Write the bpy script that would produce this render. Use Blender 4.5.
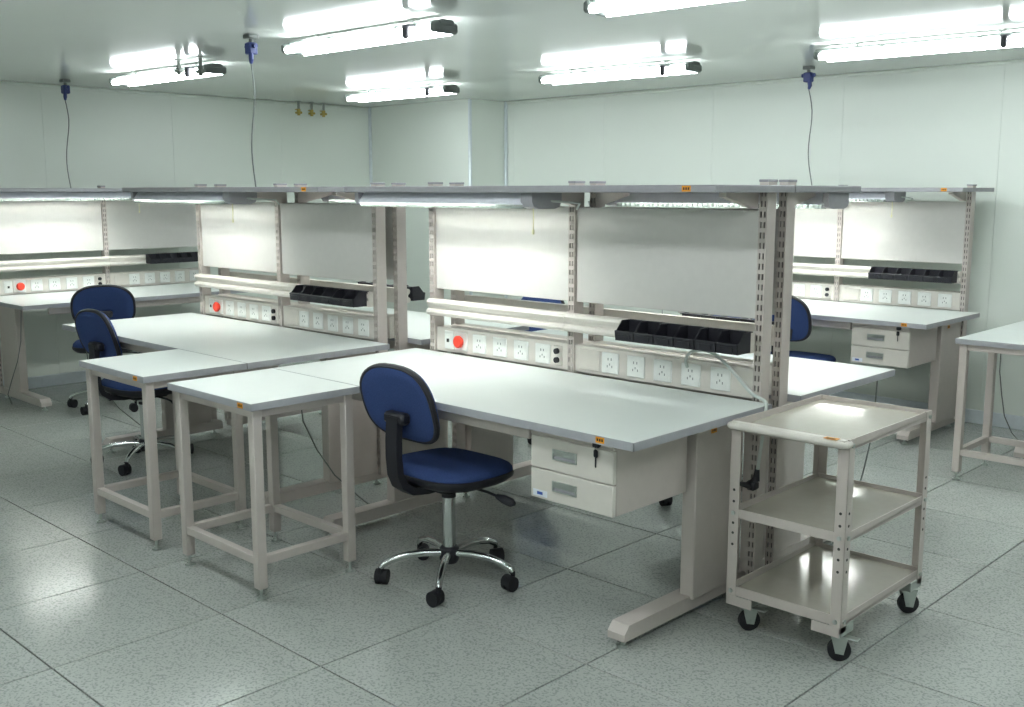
import bpy, bmesh, math, random
from mathutils import Vector, Matrix
random.seed(7)
for o in list(bpy.data.objects): bpy.data.objects.remove(o)
SC = bpy.context.scene
COL = SC.collection
PI = math.pi

# ---------------------------------------------------------------- camera, world, exposure
cam_d = bpy.data.cameras.new('camera'); cam = bpy.data.objects.new('camera', cam_d); COL.objects.link(cam)
cam_d.sensor_width = 36; cam_d.lens = 1039.07 / 1024 * 36; cam_d.clip_start = .05
cam.location = (3.77768, -2.44092, 1.49769)
cam.rotation_euler = (math.radians(90 - 8.8929), 0, math.radians(43.9803))
SC.camera = cam
W = bpy.data.worlds.new('world'); SC.world = W; W.use_nodes = True
W.node_tree.nodes['Background'].inputs[0].default_value = (.8, .85, .82, 1)
W.node_tree.nodes['Background'].inputs[1].default_value = .05
SC.view_settings.view_transform = 'Standard'; SC.view_settings.look = 'None'
SC.view_settings.gamma = 1; SC.view_settings.use_curve_mapping = False
SC.view_settings.exposure = 0.62
CEIL_LAMP = 19.0      # radiance of the ceiling tubes
BENCH_LAMP = 75.0     # radiance of the tubes under the bench shelves
LIGHT_COL = (.945, 1.0, 1.03)

# room measures (metres); benches run along x, the back wall is y = YB, the left wall x = XL
XL, XR, YF, YB, HC = -4.32, 5.9, -4.6, 4.43, 2.29

# ---------------------------------------------------------------- materials
def srgb(r, g, b):
    f = lambda c: (c/255/12.92 if c/255 <= .04045 else ((c/255+.055)/1.055)**2.4)
    return (f(r), f(g), f(b), 1)
def mat(name, rgb, rough=.5, metal=0, spec=.5, var=.04, scale=30, bump=0, coat=0, speck=None):
    m = bpy.data.materials.new(name); m.use_nodes = True
    nt = m.node_tree; b = nt.nodes['Principled BSDF']
    c = srgb(*rgb)
    b.inputs['Roughness'].default_value = rough; b.inputs['Metallic'].default_value = metal
    b.inputs['Specular IOR Level'].default_value = spec; b.inputs['Coat Weight'].default_value = coat
    tc = nt.nodes.new('ShaderNodeTexCoord')
    n = nt.nodes.new('ShaderNodeTexNoise'); n.inputs['Scale'].default_value = scale; n.inputs['Detail'].default_value = 3
    mp = nt.nodes.new('ShaderNodeMapping'); mp.inputs['Location'].default_value = (.377, .613, .2347); mp.inputs['Rotation'].default_value = (.4, .3, .2)
    nt.links.new(tc.outputs['Object'], mp.inputs['Vector']); nt.links.new(mp.outputs[0], n.inputs['Vector'])
    r = nt.nodes.new('ShaderNodeValToRGB')
    r.color_ramp.elements[0].position = .3; r.color_ramp.elements[1].position = .7
    r.color_ramp.elements[0].color = tuple(x*(1-var) for x in c[:3]) + (1,)
    r.color_ramp.elements[1].color = tuple(min(1, x*(1+var)) for x in c[:3]) + (1,)
    nt.links.new(n.outputs['Fac'], r.inputs['Fac'])
    out = r.outputs['Color']
    if speck:
        n2 = nt.nodes.new('ShaderNodeTexNoise'); n2.inputs['Scale'].default_value = speck[0]; n2.inputs['Detail'].default_value = 2
        nt.links.new(mp.outputs[0], n2.inputs['Vector'])
        r2 = nt.nodes.new('ShaderNodeValToRGB')
        r2.color_ramp.elements[0].position = .38; r2.color_ramp.elements[1].position = .50
        r2.color_ramp.elements[0].color = srgb(*speck[1]); r2.color_ramp.elements[1].color = (1, 1, 1, 1)
        nt.links.new(n2.outputs['Fac'], r2.inputs['Fac'])
        mx = nt.nodes.new('ShaderNodeMix'); mx.data_type = 'RGBA'; mx.blend_type = 'MULTIPLY'; mx.inputs[0].default_value = 1
        nt.links.new(out, mx.inputs[6]); nt.links.new(r2.outputs['Color'], mx.inputs[7]); out = mx.outputs[2]
    nt.links.new(out, b.inputs['Base Color'])
    if bump:
        bp = nt.nodes.new('ShaderNodeBump'); bp.inputs['Strength'].default_value = bump; bp.inputs['Distance'].default_value = .002
        nt.links.new(n.outputs['Fac'], bp.inputs['Height']); nt.links.new(bp.outputs[0], b.inputs['Normal'])
    return m
def glow(name, col, s):
    m = bpy.data.materials.new(name); m.use_nodes = True; b = m.node_tree.nodes['Principled BSDF']
    b.inputs['Base Color'].default_value = (.9, .9, .9, 1)
    b.inputs['Emission Color'].default_value = (*col, 1); b.inputs['Emission Strength'].default_value = s
    return m
M = dict(
    wall=mat('painted_wall_panel', (219, 226, 218), .42, var=.012, scale=2, spec=.4),
    ceil=mat('glossy_ceiling_panel', (212, 218, 211), .09, var=.012, scale=2, spec=.5),
    seal=mat('panel_joint', (202, 211, 204), .6),
    alu=mat('aluminium_trim', (214, 222, 226), .35, metal=.25),
    tile=mat('speckled_floor_tile', (180, 184, 179), .16, var=.03, scale=5, spec=.5, speck=(115, (216, 220, 219))),
    gap=mat('floor_joint', (48, 52, 52), .8),
    steel=mat('beige_painted_steel', (196, 187, 181), .42, var=.02),
    steel_pale=mat('pale_painted_steel', (216, 211, 203), .38, var=.02),
    slot=mat('dark_slot', (52, 52, 50), .7), hole=mat('socket_hole', (140, 144, 142), .7),
    top=mat('white_laminate', (226, 232, 228), .28, var=.01, scale=6, spec=.45),
    edge=mat('grey_edge_band', (166, 167, 172), .45),
    board=mat('grey_white_back_board', (208, 206, 201), .55, var=.015),
    shelf=mat('grey_shelf_laminate', (152, 152, 156), .5),
    plate=mat('white_socket_plastic', (238, 240, 236), .35),
    red=mat('red_plastic', (214, 62, 42), .4),
    black=mat('black_conductive_plastic', (28, 28, 36), .5, var=.1),
    rubber=mat('black_rubber', (24, 24, 30), .6),
    fabric=mat('blue_chair_fabric', (56, 74, 122), .85, var=.12, scale=220, bump=.3, spec=.2),
    chrome=mat('chrome', (205, 208, 208), .12, metal=1),
    zinc=mat('zinc_steel', (190, 196, 192), .3, metal=.9),
    lampbody=mat('white_lamp_housing', (222, 224, 232), .4),
    tray=mat('dark_grey_lamp_tray', (96, 104, 100), .5),
    louvre=mat('bright_louvre', (205, 212, 206), .25, metal=.7),
    cord=mat('grey_cable', (196, 203, 198), .5),
    darkcord=mat('dark_grey_cable', (104, 110, 107), .5),
    cream=mat('cream_pull_cord', (222, 218, 176), .6),
    blue=mat('blue_plug_plastic', (40, 56, 112), .45),
    brass=mat('brass', (178, 160, 88), .35, metal=.7),
    pipe=mat('grey_pipe', (128, 134, 128), .4, metal=.4),
    sticker=mat('orange_yellow_sticker', (226, 150, 20), .5),
    ink=mat('black_ink', (60, 40, 15), .6),
    label=mat('white_label', (232, 236, 244), .4),
    bluei=mat('blue_ink', (60, 90, 170), .5),
    traytop=mat('glossy_trolley_tray', (186, 182, 170), .10, var=.02, spec=.8),
    tube=glow('lit_ceiling_tube', LIGHT_COL, CEIL_LAMP),
    tube2=glow('lit_bench_tube', (.98, 1.0, .95), BENCH_LAMP),
)

# ---------------------------------------------------------------- mesh builder
class MB:
    def __init__(s): s.v = []; s.f = []; s.m = []
    def add(s, vs, fs, mi=0):
        k = len(s.v); s.v += [tuple(p) for p in vs]
        for f in fs: s.f.append(tuple(i + k for i in f)); s.m.append(mi)
        return s
    def box(s, x0, x1, y0, y1, z0, z1, mi=0, c=0):
        if c <= 0:
            vs = [(x, y, z) for x in (x0, x1) for y in (y0, y1) for z in (z0, z1)]
            return s.add(vs, [(0,1,3,2), (4,6,7,5), (0,4,5,1), (2,3,7,6), (0,2,6,4), (1,5,7,3)], mi)
        c = min(c, (x1-x0)/2.01, (y1-y0)/2.01, (z1-z0)/2.01)
        vs = []; idx = {}
        for sx in (0, 1):
            for sy in (0, 1):
                for sz in (0, 1):
                    P = [(x0, x1)[sx], (y0, y1)[sy], (z0, z1)[sz]]; D = [(c, -c)[sx], (c, -c)[sy], (c, -c)[sz]]
                    for a in range(3):       # vertex lying on the face of axis a
                        q = [P[i] + (0 if i == a else D[i]) for i in range(3)]
                        idx[(sx, sy, sz, a)] = len(vs); vs.append(q)
        fs = []
        for a in range(3):
            o = [i for i in range(3) if i != a]
            for sa in (0, 1):
                loop = []
                for (p, q) in ((0,0), (1,0), (1,1), (0,1)):
                    k = [0,0,0]; k[a] = sa; k[o[0]] = p; k[o[1]] = q; loop.append(idx[(*k, a)])
                fs.append(loop)
        for a in range(3):                   # edges running along axis a
            o = [i for i in range(3) if i != a]
            for p in (0, 1):
                for q in (0, 1):
                    k0 = [0,0,0]; k1 = [0,0,0]; k0[a] = 0; k1[a] = 1
                    for k in (k0, k1): k[o[0]] = p; k[o[1]] = q
                    fs.append([idx[(*k0, o[0])], idx[(*k1, o[0])], idx[(*k1, o[1])], idx[(*k0, o[1])]])
        for k in [(i, j, l) for i in (0,1) for j in (0,1) for l in (0,1)]:
            fs.append([idx[(*k, 0)], idx[(*k, 1)], idx[(*k, 2)]])
        return s.add(vs, fs, mi)
    def tube(s, pts, r, n=8, mi=0, caps=True):
        pts = [Vector(p) for p in pts]; rs = r if isinstance(r, (list, tuple)) else [r]*len(pts)
        vs = []; fs = []; prev = None
        for i, p in enumerate(pts):
            t = (pts[min(i+1, len(pts)-1)] - pts[max(i-1, 0)]).normalized()
            if prev is None:
                u = t.orthogonal().normalized()
            else:
                u = (prev - t*prev.dot(t)); u = u.normalized() if u.length > 1e-6 else t.orthogonal().normalized()
            prev = u; w = t.cross(u)
            for k in range(n):
                a = 2*PI*(k+.5)/n; vs.append(p + (u*math.cos(a) + w*math.sin(a))*rs[i])
        for i in range(len(pts)-1):
            for k in range(n):
                fs.append((i*n+k, i*n+(k+1) % n, (i+1)*n+(k+1) % n, (i+1)*n+k))
        if caps: fs += [tuple(range(n))[::-1], tuple(range((len(pts)-1)*n, len(pts)*n))]
        return s.add(vs, fs, mi)
    def cyl(s, p0, p1, r, n=12, mi=0): return s.tube([p0, p1], r, n, mi)
    def prism(s, prof, axis, a0, a1, mi=0):    # prof: 2-D outline in the two other axes (in order)
        n = len(prof); vs = []
        for a in (a0, a1):
            for (p, q) in prof:
                c = [p, q]; c.insert(axis, a); vs.append(c)
        fs = [(i, (i+1) % n, n+(i+1) % n, n+i) for i in range(n)] + [tuple(range(n))[::-1], tuple(range(n, 2*n))]
        return s.add(vs, fs, mi)
    def rings(s, rings, mi=0, caps=True):                 # closed stack of equal rings, capped with fans
        n = len(rings[0]); vs = [p for r in rings for p in r]; fs = []
        for i in range(len(rings)-1):
            for k in range(n): fs.append((i*n+k, i*n+(k+1) % n, (i+1)*n+(k+1) % n, (i+1)*n+k))
        if caps: fs += [tuple(range(n))[::-1], tuple(range((len(rings)-1)*n, len(rings)*n))]
        return s.add(vs, fs, mi)
    def xf(s, mtx): s.v = [tuple(mtx @ Vector(p)) for p in s.v]; return s
    def build(s, name, mats, parent=None, loc=None, smooth=True):
        me = bpy.data.meshes.new(name); me.from_pydata(s.v, [], s.f)
        for m in (mats if isinstance(mats, (list, tuple)) else [mats]): me.materials.append(m)
        for p, mi in zip(me.polygons, s.m): p.material_index = mi
        bm = bmesh.new(); bm.from_mesh(me); bmesh.ops.recalc_face_normals(bm, faces=bm.faces); bm.to_mesh(me); bm.free()
        if smooth:
            for p in me.polygons: p.use_smooth = True
            me.set_sharp_from_angle(angle=math.radians(38))
        o = bpy.data.objects.new(name, me); COL.objects.link(o)
        if parent is not None: o.parent = parent
        if loc: o.location = loc
        return o
def tag(o, label=None, cat=None, group=None, kind=None):
    for k, v in (('label', label), ('category', cat), ('group', group), ('kind', kind)):
        if v: o[k] = v
    return o
def empty(name, loc=(0, 0, 0), rz=0):
    o = bpy.data.objects.new(name, None); COL.objects.link(o); o.location = loc; o.rotation_euler = (0, 0, rz)
    o.empty_display_size = .1
    return o
def copy_tree(o, parent=None):
    c = o.copy(); COL.objects.link(c)
    if parent is not None: c.parent = parent
    for ch in list(o.children): copy_tree(ch, c)
    return c
def place(proto, used, loc, rz, label, cat, group=None):
    o = proto if not used else copy_tree(proto)
    o.location = loc; o.rotation_euler = (0, 0, rz)
    return tag(o, label, cat, group)

# ---------------------------------------------------------------- the setting
T = .6; TX, TY = -.03, -.02                       # raised-floor tile grid
b = MB(); b.box(XL-.1, XR+.1, YF-.1, YB+.1, -.08, -.012)
floor = tag(b.build('floor', M['gap']), kind='structure')
i0, i1 = math.floor((XL-TX)/T), math.ceil((XR-TX)/T); j0, j1 = math.floor((YF-TY)/T), math.ceil((YB-TY)/T)
def tile_mesh(x0, x1, y0, y1):
    g = .0028; c = .001; m = MB()
    x0 += g; x1 -= g; y0 += g; y1 -= g
    lo = [(x0, y0, -.0119), (x1, y0, -.0119), (x1, y1, -.0119), (x0, y1, -.0119)]
    mid = [(x, y, -c) for x, y, _ in lo]
    hi = [(x0+c, y0+c, 0), (x1-c, y0+c, 0), (x1-c, y1-c, 0), (x0+c, y1-c, 0)]
    m.add(lo+mid+hi, [(0,1,5,4), (1,2,6,5), (2,3,7,6), (3,0,4,7), (4,5,9,8), (5,6,10,9), (6,7,11,10), (7,4,8,11), (8,9,10,11)])
    return m
shared = None
for i in range(i0, i1):
    for j in range(j0, j1):
        x0, x1, y0, y1 = TX+i*T, TX+i*T+T, TY+j*T, TY+j*T+T
        full = x0 >= XL and x1 <= XR and y0 >= YF and y1 <= YB
        if full:
            if shared is None:
                shared = tile_mesh(-T/2, T/2, -T/2, T/2).build('floor_tile', M['tile'], floor, smooth=False); o = shared
            else:
                o = shared.copy(); COL.objects.link(o)
            o.location = (x0+T/2, y0+T/2, 0); o.rotation_euler = (0, 0, 0)
        else:
            x0, x1, y0, y1 = max(x0, XL), min(x1, XR), max(y0, YF), min(y1, YB)
            if x1-x0 < .02 or y1-y0 < .02: continue
            tile_mesh(x0, x1, y0, y1).build('floor_tile', M['tile'], floor, smooth=False)

b = MB(); b.box(XL-.1, XR+.1, YF-.1, YB+.1, HC, HC+.1); tag(b.build('ceiling', M['ceil']), kind='structure')
def wall(name, axis, pos, thick, a0, a1, seams):
    # a joint-coloured core with panels standing 1.5 mm proud of it
    b = MB(); s = 1 if thick > 0 else -1
    lo, hi = sorted((pos + s*.004, pos + thick))
    b.box(*((lo, hi, a0, a1) if axis == 0 else (a0, a1, lo, hi)), 0, HC)
    w = tag(b.build(name, M['seal']), kind='structure')
    for p, q in zip(seams[:-1], seams[1:]):
        m = MB(); lo, hi = sorted((pos, pos + s*.0039))
        m.box(*((lo, hi, p+.0007, q-.0007) if axis == 0 else (p+.0007, q-.0007, lo, hi)), 0, HC, c=.0012)
        m.build('wall_panel', M['wall'], w, smooth=False)
    return w
def seams(a0, a1, ref, step=1.054):
    k = math.ceil((a0-ref)/step); out = [a0]
    while ref + k*step < a1:
        if ref+k*step-a0 > .05 and a1-ref-k*step > .05: out.append(ref + k*step)
        k += 1
    return out + [a1]
wall('wall_back', 1, YB, .12, XL-.1, XR+.1, seams(XL, XR, .324))
wall('wall_left', 0, XL, -.12, YF, YB, seams(YF, YB, .86))
wall('wall_front', 1, YF, -.12, XL-.1, XR+.1, seams(XL, XR, .324))
wall('wall_right', 0, XR, .12, YF, YB, seams(YF, YB, .86))
PX, PY = -2.93, 3.98                               # boxed-in corner of the two walls
b = MB(); b.box(XL, PX, PY, YB, 0, HC, c=.004); tag(b.build('wall_corner', M['wall']), kind='structure')
def trim(n, x, y, dx, dy):
    b = MB(); b.box(min(x, x+dx), max(x, x+dx), min(y, y+dy), max(y, y+dy), 0, HC, c=.008)
    tag(b.build('trim_%d' % n, M['alu']), kind='structure')
trim(1, XL, PY, .028, -.028); trim(2, PX+.006, PY-.006, -.03, .03); trim(3, PX, YB, .028, -.028)
b = MB(); b.box(PX, XR, YB-.012, YB, 0, .09, c=.004); tag(b.build('baseboard_back', M['alu']), kind='structure')
b = MB(); b.box(XL, XL+.012, YF, PY, 0, .09, c=.004); tag(b.build('baseboard_left', M['alu']), kind='structure')
b = MB(); b.box(PX, XR, YB-.022, YB, HC-.022, HC, c=.009); tag(b.build('trim_4', M['wall']), kind='structure')
b = MB(); b.box(XL, XL+.022, YF, PY, HC-.022, HC, c=.009); tag(b.build('trim_5', M['wall']), kind='structure')

# ---------------------------------------------------------------- ceiling lamps
def make_ceiling_lamp():
    r = empty('ceiling_lamp'); L = 1.10; z = HC
    b = MB(); b.prism([(-.045, z-.030), (-.038, z-.045), (.038, z-.045), (.045, z-.030), (.03, z-.022), (-.03, z-.022)], 0, -L/2-.035, L/2+.035)
    b.build('lamp_tray', M['tray'], r)
    for sy in (-1, 1):
        b = MB(); b.tube([(-L/2, sy*.058, z-.064), (L/2, sy*.058, z-.064)], .019, 12)
        b.build('lamp_tube', M['tube'], r)
    for sx in (-1, 1):
        b = MB(); b.box(sx*(L/2+.012)-.018, sx*(L/2+.012)+.018, -.08, .08, z-.080, z-.032, c=.01); b.build('end_cap', M['tray'], r)
    for sx in (-.33, .33):
        b = MB(); b.cyl((sx*L, 0, z-.024), (sx*L, 0, z), .007, 8); b.box(sx*L-.02, sx*L+.02, -.02, .02, z-.005, z, c=.001); b.build('hanger', M['zinc'], r)
    for sx in (-.2, .25):
        b = MB(); b.box(sx*L-.015, sx*L+.015, -.078, .078, z-.044, z-.038, c=.002)
        for sy in (-1, 1): b.tube([(sx*L, sy*.03, z-.042), (sx*L, sy*.079, z-.044), (sx*L, sy*.0795, z-.070), (sx*L, sy*.06, z-.086)], .0022, 6)
        b.build('tube_clip', M['louvre'], r)
    b = MB(); b.box(L/2-.17, L/2-.13, -.09, -.03, z-.046, z-.036, c=.002); b.cyl((L/2-.15, -.088, z-.04), (L/2-.15, -.088, z-.092), .017, 12); b.cyl((L/2-.15, -.088, z-.092), (L/2-.15, -.088, z-.098), .011, 10)
    b.build('starter', M['black'], r)
    return r
lamp = make_ceiling_lamp()
R = math.radians
lamps = [(-2.66, .99, 3, 'left-hand lit twin-tube lamp of the nearer ceiling row, with pipes beside it'),
         (-.42, .86, 2, 'lit twin-tube ceiling lamp above the front workbench, middle of nearer row'),
         (1.52, 1.02, 4, 'lit twin-tube lamp cut off by the top edge of the picture'),
         (-2.56, 2.88, 2, 'lit twin-tube ceiling lamp in front of the boxed-in room corner'),
         (-.49, 2.94, 4, 'lit twin-tube ceiling lamp near the back wall, middle of farther row'),
         (1.45, 3.07, 5, 'lit twin-tube ceiling lamp at the far right near the back wall')]
for k, (x, y, a, lab) in enumerate(lamps):
    place(lamp, k > 0, (x, y, 0), R(a), lab, 'lamp', 'ceiling lamps')
for k, (x, y) in enumerate([(3.5, 1.0), (3.5, 3.0), (-.45, -1.1), (1.5, -1.1), (3.5, -1.1), (1.5, -3.1), (3.5, -3.1)]):
    place(lamp, True, (x, y, 0), 0, 'lit twin-tube ceiling lamp outside the picture, behind or beside the viewer', 'lamp', 'ceiling lamps outside the picture')

# ---------------------------------------------------------------- ceiling drops: blue sockets with cords, gas pipes
def dropper(x, y, zend, lab, lab2, wob, dx=0):
    r = tag(empty('ceiling_socket', (x, y, HC)), lab, 'socket', 'blue ceiling power sockets')
    b = MB(); b.box(-.03, .03, -.03, .03, -.022, 0, c=.004); b.cyl((0, 0, -.02), (0, 0, -.045), .011, 10); b.build('ceiling_plate', M['darkcord'], r)
    b = MB(); b.box(-.027, .027, -.024, .024, -.10, -.04, c=.006); b.cyl((-.045, 0, -.058), (.045, 0, -.058), .012, 10); b.build('socket_body', M['blue'], r)
    b = MB(); b.tube([(.012, -.01, -.09), (.020, -.014, -.125), (.012, -.012, -.145)], [.013, .013, .008], 10); b.build('plug', M['blue'], r)
    b = MB(); pts = [(x+.012, y-.012, HC-.146)]
    n = 14
    for i in range(1, n+1):
        t = i/n; pts.append((x+.012 + dx*t + wob*math.sin(t*7)*(1-t*.4), y-.012 + wob*.6*math.sin(t*5+1)*min(1, t*4), HC-.146 + (zend-HC+.146)*t))
    b.tube(pts, .0037, 6)
    tag(b.build('hanging_cord', M['darkcord']), lab2, 'cord', 'cords hanging from the ceiling')
dropper(-3.88, .86, 1.5165, 'blue power socket with plug on the ceiling above the left wall bench', 'thin grey cord hanging down to the shelf at the far left', .02)
dropper(-1.02, .60, 1.5165, 'blue power socket with plug on the ceiling between the two nearer lamps', 'thin grey cord hanging down to the shelf of the middle bench', .014)
dropper(.37, 3.84, 1.5165, 'blue power socket with plug on the ceiling near the back wall', 'thin grey cord hanging down in front of the back wall', .016, .05)
def pipe_drop(x, y, zb, lab, r_=.011, vm='brass'):
    r = tag(empty('gas_pipe', (x, y, HC)), lab, 'pipe', 'gas pipes dropping from the ceiling')
    h = HC - zb
    b = MB(); b.cyl((0, 0, 0), (0, 0, -h+.05), r_, 10); b.cyl((0, 0, 0), (0, 0, -.006), r_*2.2, 14); b.build('pipe', M['pipe'], r)
    b = MB(); b.cyl((0, 0, -h+.055), (0, 0, -h+.028), .018, 6); b.cyl((0, 0, -h+.028), (0, 0, -h), .014, 10); b.box(-.03, .03, -.02, .02, -h+.014, -h+.034, c=.004); b.build('valve', M[vm], r)
    b = MB(); b.box(-.05, .012, -.008, .008, -h+.05, -h+.058, c=.002); b.build('valve_handle', M[vm], r)
for k, y in enumerate((3.08, 3.22, 3.35)):
    pipe_drop(XL+.12, y, 2.165, ('left of the three', 'middle of the three', 'right of the three')[k] + ' brass-valved pipes at the top of the left wall')
for x, y, zb, lab in ((-2.24, .86, 2.20, 'thin pipe with valve, left of the two dropping beside the left-hand ceiling lamp'),
                      (-2.02, .88, 2.18, 'thin pipe with valve, right of the two dropping beside the left-hand ceiling lamp')):
    pipe_drop(x, y, zb, lab, vm='pipe')

# ---------------------------------------------------------------- workbench
BL, BD, TZ = 1.93, .805, .75
def slotted_post(x0, z0, z1):
    x1 = x0+.033; y0, y1 = .81, .87; b = MB()
    b.add([(x0,y0,z0),(x0,y1,z0),(x0,y1,z1),(x0,y0,z1)], [(0,1,2,3)]); b.add([(x1,y0,z0),(x1,y1,z0),(x1,y1,z1),(x1,y0,z1)], [(3,2,1,0)])
    b.add([(x0,y0,z0),(x1,y0,z0),(x1,y1,z0),(x0,y1,z0)], [(3,2,1,0)]); b.add([(x0,y0,z1),(x1,y0,z1),(x1,y1,z1),(x0,y1,z1)], [(0,1,2,3)])
    xs = [x0, x0+.0065, x0+.0125, x0+.0205, x0+.0265, x1]
    p = .0365; n = int((z1-z0-.02)//p); off = (z1-z0-n*p)/2
    for (yy, dy) in ((y0, .006), (y1, -.006)):
        def q(xa, xb, za, zb, y=yy, mi=0): b.add([(xa,y,za),(xb,y,za),(xb,y,zb),(xa,y,zb)], [(0,1,2,3)] if dy > 0 else [(3,2,1,0)], mi)
        for c in (0, 2, 4): q(xs[c], xs[c+1], z0, z1)
        for c in (1, 3):
            z = z0
            for k in range(n):
                za = z0+off+k*p+.008; zb = za+.021
                q(xs[c], xs[c+1], z, za); q(xs[c], xs[c+1], za, zb, yy+dy, 1); z = zb
            q(xs[c], xs[c+1], z, z1)
    b.box(x0-.003, x1+.003, y0-.003, y1+.003, z1-.001, z1+.008, 2, c=.002)
    return b
def sticker(x, y, z, parent, face='y', w=.034, h=.019):
    b = MB()
    if face == 'y':
        b.box(x-w/2, x+w/2, y-.0012, y, z-h/2, z+h/2)
        for k in (-1, 0, 1): b.box(x+k*w*.27-w*.09, x+k*w*.27+w*.09, y-.0016, y-.0011, z-h*.22, z+h*.22, 1)
    else:
        b.box(x, x+.0012, y-w/2, y+w/2, z-h/2, z+h/2)
        for k in (-1, 0, 1): b.box(x+.0011, x+.0016, y+k*w*.27-w*.09, y+k*w*.27+w*.09, z-h*.22, z+h*.22, 1)
    o = b.build('caution_sticker', [M['sticker'], M['ink']], parent, smooth=False); o['label'] = 'small orange sticker with black marks'
    return o
def worktop(parent, L, D, x0=0, y0=0):
    b = MB(); b.box(x0+.0025, x0+L-.0025, y0+.0025, y0+D-.0025, TZ-.027, TZ, c=.001); t = b.build('tabletop', M['top'], parent, smooth=False)
    b = MB()
    b.box(x0, x0+L, y0, y0+.0026, TZ-.0275, TZ-.001); b.box(x0, x0+L, y0+D-.0026, y0+D, TZ-.0275, TZ-.001)
    b.box(x0, x0+.0026, y0, y0+D, TZ-.0275, TZ-.001); b.box(x0+L-.0026, x0+L, y0, y0+D, TZ-.0275, TZ-.001)
    e = b.build('edge_band', M['edge'], t, smooth=False); e['label'] = 'grey edge band'
    return t
def leveller(b, x, y, z):
    b.cyl((x, y, 0), (x, y, .008), .019, 12); b.cyl((x, y, .008), (x, y, .014), .011, 10); b.cyl((x, y, .012), (x, y, z), .006, 8)
def make_bench(px=(.10, .95, 1.80)):
    r = empty('workbench')
    worktop(r, BL, BD)
    b = MB(); b.box(.195, 1.45, .055, .085, .672, .723, c=.003); b.build('apron', M['steel'], r)
    b = MB(); b.box(.19, 1.74, .70, .73, .66, .723, c=.003); b.build('rear_beam', M['steel'], r)
    for x0, fx in ((.135, .129), (1.765, 1.738)):
        b = MB(); b.box(x0, x0+.058, .50, .80, .075, .723, c=.004)
        if x0 > 1 and px[2] > 1.83: b.box(x0+.05, px[2]+.002, .815, .865, .10, .723)
        b.build('leg', M['steel'], r)
        b = MB(); xa, xb = fx, fx+.071
        b.prism([(.13, .034), (.13, .058), (.155, .086), (.86, .086), (.872, .074), (.872, .034)], 0, xa, xb)
        f = b.build('foot', M['steel'], r)
        for y in (.165, .83):
            b = MB(); leveller(b, fx+.035, y, .036); b.build('levelling_foot', M['zinc'], f)
    for x0, z0 in ((px[0], .06), (px[1], .62), (px[2], .06)):
        slotted_post(x0, z0, 1.530).build('upright', [M['steel'], M['slot'], M['shelf']], r, smooth=False)
    for xa, xb in ((px[0]+.0355, px[1]-.0025), (px[1]+.0355, px[2]-.0025)):
        b = MB(); b.box(xa, xb, .822, .838, 1.045, 1.432, c=.002); b.build('back_board', M['board'], r)
    for xa, xb in ((px[0]+.03, px[1]+.0155), (px[1]+.0175, px[2]+.004)):
        prof = [(.808, .925), (.775, .925), (.764, .930), (.760, .940), (.764, .950), (.776, .956), (.776, .966), (.766, .974), (.762, .986), (.768, .996), (.780, 1.0), (.808, 1.0)]
        b = MB(); b.prism(prof, 0, xa, xb); b.build('bin_rail', M['steel_pale'], r)
    b = MB(); b.box(px[0]+.0335, px[2]-.0005, .822, .900, TZ+.001, .866, c=.003)
    st = b.build('power_strip', M['steel_pale'], r)
    def plate(x, w=.086, kind='socket'):
        b = MB(); b.box(x-w/2, x+w/2, .817, .827, .766, .852, c=.003)
        if kind == 'socket':
            b.box(x-.031, x+.031, .8162, .8175, 0.778, 0.840)
            b.box(x-.010, x-.006, .8155, .8165, 0.820, 0.830, 1); b.box(x+.006, x+.010, .8155, .8165, 0.820, 0.830, 1)
            b.box(x-.014, x-.010, .8155, .8165, 0.791, 0.800, 1); b.box(x+.010, x+.014, .8155, .8165, 0.791, 0.800, 1); b.box(x-.002, x+.002, .8155, .8165, 0.800, 0.808, 1)
            b.build('socket', [M['plate'], M['hole']], st, smooth=False)
        elif kind == 'jack':
            m = [M['steel_pale'], M['rubber']]
            for z in (.791, .829): b.cyl((x, .818, z), (x, .805, z), .0125, 12, 1)
            b.build('earth_jack', m, st)
        elif kind == 'switch':
            b.box(x-.024, x+.024, .8145, .8175, 0.782, 0.836, c=.002); b.box(x-.006, x+.006, .809, .815, 0.800, 0.816, 1)
            b.build('breaker', [M['plate'], M['slot']], st, smooth=False)
        elif kind == 'blank':
            for k in range(6): b.box(x-w/2+.012, x+w/2-.012, .8155, .8175, .774+k*.0125, .780+k*.0125)
            b.build('vent_plate', M['steel_pale'], st, smooth=False)
    plate(.222, .06, 'switch')
    b = MB(); b.box(.258, .346, .817, .827, .766, .852, c=.003); b.build('button_plate', M['plate'], st)
    b = MB(); b.cyl((.302, .818, .809), (.302, .806, .809), .022, 16); b.tube([(.302, .807, .809), (.302, .797, .809), (.302, .791, .809)], [.029, .029, .022], 18)
    o = b.build('stop_button', M['red'], st); o['label'] = 'round red stop button'
    for x in (.424, .555, .685, .814): plate(x)
    plate(.900, .052, 'jack'); plate(1.075, .11, 'blank')
    for x in (1.183, 1.312, 1.442, 1.572, 1.703): plate(x)
    b = MB(); b.box(0, BL, .40, .905, 1.492, 1.517, c=.003); sh = b.build('top_shelf', M['shelf'], r)
    for x0 in (px[0]+.0335, px[1]+.0335, px[2]-.030):
        b = MB(); b.prism([(.81, 1.492), (.81, 1.436), (.79, 1.436), (.60, 1.478), (.60, 1.492)], 0, x0, x0+.028); b.build('shelf_bracket', M['steel'], r)
    sticker(1.82, .40, 1.505, sh); sticker(1.80, .0, .737, r); sticker(1.824, .60, .672, r, 'x')
    b = MB(); b.box(.45, .478, .012, .045, .690, .723, c=.003); b.tube([(.464, .02, .70), (.458, -.004, .683), (.452, -.012, .664)], [.009, .010, .007], 8)
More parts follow.
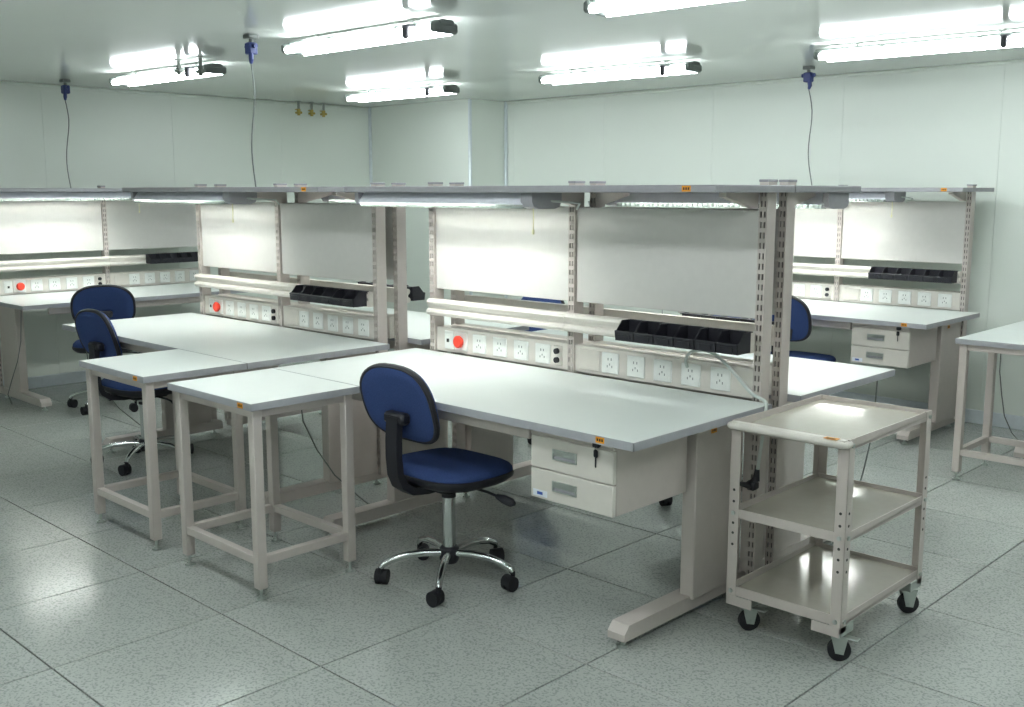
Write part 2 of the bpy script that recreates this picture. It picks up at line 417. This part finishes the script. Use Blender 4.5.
    b.build('earth_clip', M['black'], r)
    b = MB(); b.tube([(.03, .10, .722), (.024, .13, .50), (.020, .20, .36), (.010, .30, .22), (.02, .42, .10), (.07, .50, .012), (.10, .56, .004)], .003, 6)
    o = b.build('earth_lead', M['darkcord'], r); o['label'] = 'thin dark wire hanging to the floor'
    return r
bench = make_bench(); bench_a = make_bench((.10, .963, 1.845)); bench_b = make_bench((.052, .934, 1.797))
AX, AY = 0, 0; CX, CY = -2.12, -.005; EX, EY = -.515, 3.385; IX, IY = 1.745, 3.43
DX, DY = -3.25, .21
B_ = dict(
    A=((AX, AY, 0), 0, 'front workbench with blue chair and shelf, drawers under its right end'),
    B=((AX+BL, AY+1.815, 0), PI, 'workbench standing back to back behind the front workbench'),
    C=((CX, CY, 0), 0, 'second workbench left of the front one, dull white top, table against its right end'),
    G=((CX+BL, CY+1.815, 0), PI, 'workbench standing back to back behind the second workbench'),
    D=((DX, DY, 0), PI/2, 'workbench along the left wall with lit board at far left'),
    E=((EX, EY, 0), 0, 'workbench along the back wall with drawers and lit board'),
    I=((IX, IY, 0), 0, 'workbench cut off by the right picture edge, side table at its front'))
for key, (loc, rz, lab) in B_.items():
    src = {'A': bench_a, 'B': bench_b}.get(key, bench)
    place(src, key not in 'ABC', loc, rz, lab, 'workbench', 'workbenches')

def local(key, x, y, z=0):
    loc, rz, _ = B_[key]; c, s = math.cos(rz), math.sin(rz)
    return (loc[0]+x*c-y*s, loc[1]+x*s+y*c, z)

# lamps under the shelves
def make_shelf_lamp():
    r = empty('shelf_lamp'); x0, x1 = .05, 1.05
    b = MB()
    b.box(x0, x1, .47, .57, 1.484, 1.4915); b.prism([(.440, 1.446), (.444, 1.446), (.478, 1.4905), (.470, 1.4905), (.440, 1.452)], 0, x0, x1)
    b.prism([(.600, 1.446), (.596, 1.446), (.562, 1.4905), (.570, 1.4905), (.600, 1.452)], 0, x0, x1)
    b.build('housing', M['lampbody'], r, smooth=False)
    b = MB(); b.tube([(x0+.02, .52, 1.466), (.93, .52, 1.466)], .011, 8); b.build('lamp_tube', M['tube2'], r)
    b = MB()
    for y in (.47, .57): b.box(x0, x1, y-.001, y+.001, 1.434, 1.447)
    k = x0+.012
    while k < x1: b.box(k-.0006, k+.0006, .442, .598, 1.430, 1.447); k += .025
    b.build('louvre', M['louvre'], r, smooth=False)
    for xa, xb in ((x0-.02, x0+.004), (x1-.004, x1+.055)):
        b = MB(); b.prism([(.436, 1.4905), (.436, 1.458), (.448, 1.438), (.475, 1.430), (.565, 1.430), (.592, 1.438), (.604, 1.458), (.604, 1.4905)], 0, xa, xb); b.build('end_cap', M['shelf'], r)
    b = MB(); b.tube([(1.08, .47, 1.432), (1.081, .471, 1.39), (1.08, .47, 1.35)], .0022, 6); b.cyl((1.08, .47, 1.352), (1.08, .47, 1.335), .005, 8); b.build('pull_cord', M['cream'], r)
    b = MB(); b.tube([(1.09, .52, 1.462), (1.13, .60, 1.455), (1.10, .72, 1.45), (1.02, .795, 1.425)], .0045, 6); b.build('flex', M['cord'], r)
    return r
sl = make_shelf_lamp()
names = dict(A='front workbench', B='workbench behind the front one', C='second workbench', G='workbench behind the second one', D='left wall workbench', E='back wall workbench', I='workbench at the right picture edge')
for k, key in enumerate('ABCGDE'):
    place(sl, k > 0, local(key, .40, 0) if key == 'E' else B_[key][0], B_[key][1], 'lit white lamp under the shelf of the ' + names[key], 'lamp', 'lamps under the bench shelves')

# black part bins
def make_bin(w=.088):
    r = MB(); t = .0025; h = .074
    side = [(0, 0), (0, h), (-.045, h), (-.076, .040), (-.088, .036), (-.083, 0)]
    for xa in (0, w-t): r.prism(side, 0, xa, xa+t)
    r.box(0, w, -.083, 0, 0, t); r.box(0, w, -t, 0, 0, h)
    r.prism([(-.083, 0), (-.088, .036), (-.086, .039), (-.0805, .002)], 0, 0, w)
    r.box(0, w, -.004, .014, h-.003, h); r.box(w*.12, w*.88, .011, .014, h-.016, h)      # hook lip over the rail
    r.box(w*.2, w*.8, -.0895, -.083, .010, .026)                                         # label holder on the front
    return r.build('parts_bin', M['black'])
pb = make_bin(); used = False
ORD = ['first', 'second', 'third', 'fourth', 'fifth', 'sixth']
def bins(key, x0, n, pitch, y, z, where):
    global used
    for k in range(n):
        p = local(key, x0+k*pitch, y, z)
        o = pb if not used else pb.copy()
        if used: COL.objects.link(o)
        used = True
        o.location = p; o.rotation_euler = (0, 0, B_[key][1])
        tag(o, '%s black parts bin from the left on the %s' % (ORD[k], where), 'bin', 'black parts bins on the ' + names[key])
bins('A', 1.322, 6, .0905, .757, .932, "rail of the front workbench")
bins('C', 1.275, 6, .0905, .757, .932, "rail of the second workbench")
bins('D', 1.255, 6, .0905, .757, .932, "rail of the left wall workbench")
bins('E', 1.255, 6, .0905, .757, .932, "rail of the back wall workbench")
bins('B', .12, 5, .0905, .756, .935, "bench behind the front workbench")
bins('G', .12, 5, .0905, .756, .935, "bench behind the second workbench")

# drawer units hung under the worktops
def make_drawers():
    r = empty('drawer_unit'); x0, x1, y0, y1, z0, z1 = 1.462, 1.814, .050, .455, .478, .7225
    b = MB(); b.box(x0, x1, y0+.018, y1, z0, z1, c=.002); b.build('case', M['steel'], r)
    b = MB(); b.box(x0, x1, y0, y0+.019, .694, z1-.001, c=.002); b.build('top_strip', M['steel'], r)
    for za, zb in ((.583, .6915), (z0, .580)):
        b = MB(); b.box(x0, x1, y0, y0+.018, za, zb, c=.003); d = b.build('drawer', M['steel_pale'], r)
        b = MB(); zm = (za+zb)/2+.004; xm = (x0+x1)/2-.025
        for (a, bb, c, e) in ((-.052, .052, .014, .018), (-.052, .052, -.018, -.014), (-.052, -.047, -.018, .018), (.047, .052, -.018, .018)):
            b.box(xm+a, xm+bb, y0-.004, y0+.001, zm+c, zm+e)
        b.box(xm-.047, xm+.047, y0-.0015, y0+.001, zm-.014, zm+.014, 1)
        b.prism([(y0-.0035, zm+.014), (y0-.0015, zm-.004), (y0-.001, zm+.014)], 0, xm-.047, xm+.047)
        o = b.build('handle', [M['zinc'], M['shelf']], d); o['label'] = 'recessed metal handle'
    b = MB(); b.cyl((x1-.06, y0+.002, .708), (x1-.06, y0-.012, .708), .011, 14); b.box(x1-.072, x1-.046, y0-.020, y0-.010, .699, .717, c=.003); b.build('lock', M['black'], r)
    b = MB(); b.box(x1-.074, x1-.056, y0-.012, y0-.004, .664, .690, c=.004); b.box(x1-.067, x1-.063, y0-.0095, y0-.0065, .632, .665); b.tube([(x1-.062, y0-.014, .703), (x1-.064, y0-.013, .695), (x1-.065, y0-.008, .688)], .0012, 6); o = b.build('key', M['black'], r); o['label'] = 'key hanging below the lock'
    b = MB(); b.box(x0+.012, x0+.075, y0-.0008, y0, z0+.008, z0+.03); b.box(x0+.030, x0+.055, y0-.0012, y0-.0006, z0+.014, z0+.024, 1); o = b.build('name_label', [M['label'], M['bluei']], r, smooth=False); o['label'] = 'small white label with blue mark'
    return r
dw = make_drawers()
place(dw, False, B_['A'][0], 0, 'two-drawer beige steel unit with hanging key under the front workbench', 'drawers', 'drawer units')
place(dw, True, B_['E'][0], 0, 'two-drawer beige steel unit under the back wall workbench', 'drawers', 'drawer units')

# ---------------------------------------------------------------- side tables
def make_side_table():
    r = empty('side_table'); w, d = .60, .482
    worktop(r, w, d)
    s = .038; xs = (.018, w-.018-s); ys = (.018, d-.018-s)
    for x in xs:
        for y in ys:
            b = MB(); b.box(x, x+s, y, y+s, .045, .7225, c=.003); l = b.build('leg', M['steel'], r)
            b = MB(); leveller(b, x+s/2, y+s/2, .046); b.build('levelling_foot', M['zinc'], l)
    for y in ys:
        b = MB(); b.box(xs[0]+s, xs[1], y+.006, y+s-.006, .690, .7225, c=.002); b.build('apron', M['steel'], r)
        b = MB(); b.box(xs[0]+s, xs[1], y+.004, y+s-.004, .135, .167, c=.002); b.build('stretcher', M['steel'], r)
    for x in xs:
        b = MB(); b.box(x+.006, x+s-.006, ys[0]+s, ys[1], .690, .7225, c=.002); b.build('apron', M['steel'], r)
        b = MB(); b.box(x+.004, x+s-.004, ys[0]+s, ys[1], .135, .167, c=.002); b.build('stretcher', M['steel'], r)
    sticker(w-.07, 0, .735, r)
    return r
stb = make_side_table()
place(stb, False, (.0, -.484, 0), 0, 'white-topped side table against the front workbench, left of the nearest chair', 'table', 'side tables')
place(stb, True, (CX+BL-.602, CY-.484, 0), 0, 'white-topped side table with chair beside it, against the second workbench', 'table', 'side tables')
place(stb, True, (IX, IY-.484, 0), 0, 'white-topped side table at the right picture edge', 'table', 'side tables')

# ---------------------------------------------------------------- chairs
def outline(w, d, n=40, p=2.9, taper=0.0, px=None):
    out = []
    for k in range(n):
        a = 2*PI*k/n; c, s = math.cos(a), math.sin(a)
        x = math.copysign(abs(c)**(2/p), c); y = math.copysign(abs(s)**(2/(px or p)), s)
        out.append((x*w/2*(1+taper*y), y*d/2))
    return out
def pad(b, out, prof, crown=0, mi=0, caps=True):
    rs = []
    for (s, h) in prof: rs.append([(x*s, y*s, h + crown*(1-s)) for x, y in out])
    return b.rings(rs, mi, caps)
def make_chair():
    r = empty('office_chair')             # faces +y, five-star base centred on the origin
    so = outline(.43, .42, p=3.0, taper=-.06)
    tilt = Matrix.Translation((0, .02, .43)) @ Matrix.Rotation(R(-1.5), 4, 'X')
    b = MB(); pad(b, so, [(.86, -.004), (.965, 0), (1, .012), (1, .024), (.985, .034), (.94, .044), (.85, .050), (.6, .053), (.3, .052)])
    sc = MB(); sc.v = b.v; sc.f = b.f; sc.m = b.m
    sc.v = [(x, y, z - (.022*max(0, (y-.10)/.115)**2 if y > .10 else 0)) for x, y, z in sc.v]     # waterfall front edge
    seat = sc.xf(tilt).build('seat', M['fabric'], r)
    b = MB(); pad(b, so, [(.5, -.03), (.9, -.024), (1.0, -.006), (1.018, .004), (1.018, .014), (.99, .018)])
    b.v = [(x, y, z - (.022*max(0, (y-.10)/.115)**2 if y > .10 else 0)) for x, y, z in b.v]
    o = b.xf(tilt).build('seat_shell', M['black'], seat); o['label'] = 'black plastic seat rim'
    # backrest: egg-shaped pad, leaning back
    bo = outline(.405, .305, p=2.9, taper=.0)
    bo = [(x*(1.0 + .02*(y/.16) - .10*max(0, y/.16)**2), y) for x, y in bo]
    mt = Matrix.Translation((0, -.222, .735)) @ Matrix.Rotation(R(90+16), 4, 'X') @ Matrix.Rotation(0, 4, 'Z')
    def curve(v): return [(x, y, z - .55*x*x) for x, y, z in v]
    b = MB(); pad(b, bo, [(.3, -.018), (.7, -.018), (.90, -.016), (.955, -.010), (.955, .014), (.90, .022), (.7, .027), (.3, .029)]); b.v = [(x, y, -z) for x, y, z in curve(b.v)]
    back = b.xf(mt).build('backrest', M['fabric'], r)
    b = MB(); pad(b, bo, [(.90, -.012), (.965, -.014), (1.0, -.008), (1.006, 0), (1.0, .006), (.965, .010), (.9, .009), (.90, -.012)], caps=False); b.v = [(x, y, -z) for x, y, z in curve(b.v)]
    o = b.xf(mt).build('back_rim', M['black'], back); o['label'] = 'black rim around the backrest'
    # black J-shaped back bracket
    b = MB(); path = [(.085, .395), (-.02, .392), (-.13, .392), (-.20, .402), (-.243, .432), (-.262, .475), (-.268, .54), (-.268, .60), (-.262, .690)]
    w, t = .031, .014; vs = []; fs = []
    for i, (y, z) in enumerate(path):
        y0, z0 = path[max(0, i-1)]; y1, z1 = path[min(len(path)-1, i+1)]
        d = Vector((y1-y0, z1-z0)).normalized(); nx, nz = -d.y, d.x
        for (sx, sn) in ((-1, -1), (1, -1), (1, 1), (-1, 1)): vs.append((sx*w, y+nx*t*sn, z+nz*t*sn))
    n = len(path)
    for i in range(n-1):
        for k in range(4): fs.append((i*4+k, i*4+(k+1) % 4, i*4+4+(k+1) % 4, i*4+4+k))
    fs += [(3, 2, 1, 0), tuple(range(n*4-4, n*4))]
    b.add(vs, fs); b.xf(Matrix.Identity(4))
    b.box(-.055, .055, -.274, -.228, .662, .705, c=.01)
    b.build('back_bracket', M['black'], r)
    b = MB(); b.box(-.075, .075, -.09, .11, .372, .409, c=.008); b.build('seat_mechanism', M['black'], r)
    b = MB(); b.tube([(.03, .03, .385), (.16, .05, .375), (.225, .06, .362)], .0055, 8); b.tube([(.205, .057, .366), (.235, .061, .36), (.272, .067, .352), (.285, .069, .350)], [.010, .017, .017, .008], 10); b.build('lever', M['black'], r)
    b = MB(); b.cyl((0, 0, .12), (0, 0, .345), .0255, 20); b.cyl((0, 0, .34), (0, 0, .385), .0145, 16); b.build('gas_lift', M['chrome'], r)
    b = MB(); b.tube([(0, 0, .335), (0, 0, .350)], .028, 20); b.build('gas_lift_collar', M['black'], r)
    b = MB(); b.tube([(0, 0, .072), (0, 0, .085), (0, 0, .13), (0, 0, .138)], [.030, .038, .038, .030], 20); b.build('hub', M['black'], r)
    for k in range(5):
        a = 2*PI*k/5 + R(93); c, s = math.cos(a), math.sin(a)
        pts = [(.028, .112), (.10, .117), (.17, .112), (.225, .098), (.258, .082), (.268, .070)]
        b = MB(); b.tube([(c*p, s*p, z) for p, z in pts], [.0155, .015, .0145, .013, .0125, .012], 10)
        leg = b.build('leg', M['chrome'], r)
        b = MB(); x, y = c*.268, s*.268; ca, sa = math.cos(a+1.1), math.sin(a+1.1)
        b.cyl((x, y, .045), (x, y, .074), .009, 8)
        ox, oy = x - ca*.016, y - sa*.016
        for sgn in (-1, 1):
            p0 = (ox - sa*sgn*.005, oy + ca*sgn*.005, .0265); p1 = (ox - sa*sgn*.022, oy + ca*sgn*.022, .0265)
            b.tube([p0, p1], .0265, 16)
        for i in range(1):
            b.tube([(ox - sa*-.024, oy + ca*-.024, .034), (ox - sa*.024, oy + ca*.024, .034)], .0255, 14)
        b.build('caster', M['rubber'], leg)
    return r
ch = make_chair()
chairs = [(.915, .175, 0, 'nearest blue office chair, pulled up to the front workbench'),
          (-1.60, .20, 2, 'blue office chair half hidden behind the side table of the second workbench'),
          (-3.20, .74, 64, 'blue office chair at the left wall workbench, only its back seen'),
          (.58, 3.46, 2, 'blue office chair at the back wall workbench, seen right of the front bench posts'),
          (.95, 1.81, 181, 'blue office chair behind the front workbench, one black caster seen beyond the drawers'),
          (-.60, 2.10, 178, 'blue office chair behind the second workbench, glimpsed through the rail gap')]
for k, (x, y, a, lab) in enumerate(chairs): place(ch, k > 0, (x, y, 0), R(a), lab, 'chair', 'blue office chairs')

# ---------------------------------------------------------------- trolley
def make_trolley():
    x0, x1, y0, y1 = 1.948, 2.368, .512, 1.130
    r = tag(empty('trolley', ((x0+x1)/2, (y0+y1)/2, 0)), 'beige three-tier steel trolley on casters beside the front workbench', 'trolley')
    ox, oy = (x0+x1)/2, (y0+y1)/2; hx, hy = (x1-x0)/2, (y1-y0)/2
    t = .0025; w = .038
    for sx in (-1, 1):
        for sy in (-1, 1):
            b = MB(); X, Y = sx*hx, sy*hy
            b.box(*sorted((X, X-sx*w)), *sorted((Y, Y-sy*t)), .112, .742, c=.0008); b.box(*sorted((X, X-sx*t)), *sorted((Y, Y-sy*w)), .112, .742, c=.0008)
            for z in (.315, .355, .39, .465, .505): 
                b.cyl((X-sx*w/2, Y+sy*.0002, z), (X-sx*w/2, Y+sy*.0010, z), .0048, 10, 1); b.cyl((X+sx*.0002, Y-sy*w/2, z), (X+sx*.0010, Y-sy*w/2, z), .0048, 10, 1)
            for z in (.150, .425, .722):
                b.cyl((X-sx*w/2, Y, z), (X-sx*w/2, Y+sy*.005, z), .0075, 8, 2); b.cyl((X, Y-sy*w/2, z), (X+sx*.005, Y-sy*w/2, z), .0075, 8, 2)
            b.build('post', [M['steel'], M['slot'], M['zinc']], r)
    for k, (zt, lip) in enumerate(((.742, .034), (.440, .032), (.168, .034))):
        b = MB(); zb = zt - lip; g = .003; l = .004
        m = MB(); m.box(-hx+g, hx-g, -hy+g, hy-g, -.0017, .0017, 1); m.xf(Matrix.Translation((0, 0, zb+.011)) @ Matrix.Rotation(R(1.1), 4, 'X')); b.add(m.v, m.f, 1)
        b.box(-hx+g, hx-g, -hy+g, -hy+g+l, zb, zt, c=.0012); b.box(-hx+g, hx-g, hy-g-l, hy-g, zb, zt, c=.0012)
        b.box(-hx+g, -hx+g+l, -hy+g, hy-g, zb, zt, c=.0012); b.box(hx-g-l, hx-g, -hy+g, hy-g, zb, zt, c=.0012)
        b.build('tray', [M['steel'], M['traytop']], r)
    b = MB(); y = -hy-.022
    b.tube([(-hx+.004, -hy+.01, .728), (-hx+.004, y+.008, .728), (-hx+.014, y, .728), (-hx/2, y-.002, .730), (hx/2, y-.002, .730), (hx-.014, y, .728), (hx-.004, y+.008, .728), (hx-.004, -hy+.01, .728)], .0115, 10)
    b.box(-hx+.006, hx-.006, y, -hy+.004, .730, .742, c=.002)
    b.build('handle', M['steel_pale'], r)
    b = MB(); b.box(hx-.075, hx-.030, y-.006, y+.018, .7425, .7436); b.box(hx-.068, hx-.037, y-.001, y+.006, .7434, .7440, 1)
    o = b.build('caution_sticker', [M['sticker'], M['ink']], r, smooth=False); o['label'] = 'orange sticker on the trolley handle'
    for sx, sy, a in ((-1, -1, PI+.9), (1, -1, PI+.6), (1, 1, PI+.8), (-1, 1, PI+.6)):
        X, Y = sx*(hx-.045), sy*(hy-.045); c, s = math.cos(a), math.sin(a)
        b = MB(); b.box(X-.045, X+.045, Y-.045, Y+.045, .100, .134, c=.001); b.cyl((X, Y, .088), (X, Y, .101), .022, 14)
        X2, Y2 = X - c*.02, Y - s*.02
        for q in (-1, 1):
            m = MB(); m.prism([(-.026, .092), (.030, .092), (.014, .030), (-.012, .026)], 1, q*.0165, q*.0165+q*.0025)
            m.xf(Matrix.Translation((X2, Y2, 0)) @ Matrix.Rotation(a, 4, 'Z')); b.add(m.v, m.f)
        b.cyl((X2 + s*.021, Y2 - c*.021, .037), (X2 - s*.021, Y2 + c*.021, .037), .007, 8)
        if sy < 0:
            m = MB(); m.box(.01, .085, -.014, .014, .088, .093, c=.002); m.xf(Matrix.Translation((X, Y, 0)) @ Matrix.Rotation(R(5), 4, 'Z')); b.add(m.v, m.f)
        f = b.build('caster_fork', M['zinc'], r)
        b = MB(); b.tube([(X2 + s*.0125, Y2 - c*.0125, .037), (X2 + s*.009, Y2 - c*.009, .037), (X2 - s*.009, Y2 + c*.009, .037), (X2 - s*.0125, Y2 + c*.0125, .037)], [.032, .037, .037, .032], 22); b.build('wheel', M['rubber'], f)
    for sx in (-1, 1):
        b = MB(); b.box(*sorted((sx*hx-sx*.004, sx*hx-sx*.10)), -hy-.001, -hy+.002, .100, .134); b.build('corner_plate', M['steel'], r)
    return r
make_trolley()

# ---------------------------------------------------------------- cables
def cable(pts, r_):
    P = [Vector(p) for p in pts]; out = []
    for i in range(len(P)-1):
        p0, p1, p2, p3 = P[max(0, i-1)], P[i], P[i+1], P[min(len(P)-1, i+2)]
        for k in range(6):
            t = k/6; out.append(.5*((2*p1) + (p2-p0)*t + (2*p0-5*p1+4*p2-p3)*t*t + (3*p1-p0-3*p2+p3)*t**3))
    out.append(P[-1]); b = MB(); b.tube(out, r_, 8)
    return b
r = tag(empty('power_cord', (1.572, .80, .85)), 'pale grey cord arching from a socket over the end of the front workbench', 'cord')
def rel(pts): return [(x-1.572, y-.80, z-.85) for x, y, z in pts]
cable(rel([(1.560, .813, .838), (1.562, .80, .868), (1.59, .793, .902), (1.65, .788, .915), (1.72, .78, .898), (1.80, .765, .845), (1.875, .755, .788), (1.932, .75, .768), (1.9405, .745, .74), (1.939, .735, .66), (1.937, .72, .58), (1.936, .71, .515)]), .006).build('cable', M['cord'], r)
b = MB(); b.tube(rel([(1.936, .71, .53), (1.934, .705, .49)]), [.008, .014], 10); b.box(1.908-1.572, 1.946-1.572, .675-.80, .715-.80, .458-.85, .492-.85, c=.008)
b.tube(rel([(1.925, .68, .475), (1.925, .63, .492), (1.93, .60, .50)]), [.012, .009, .006], 8)
o = b.build('plug', M['black'], r); o['label'] = 'black plug hanging at the end of the cord'
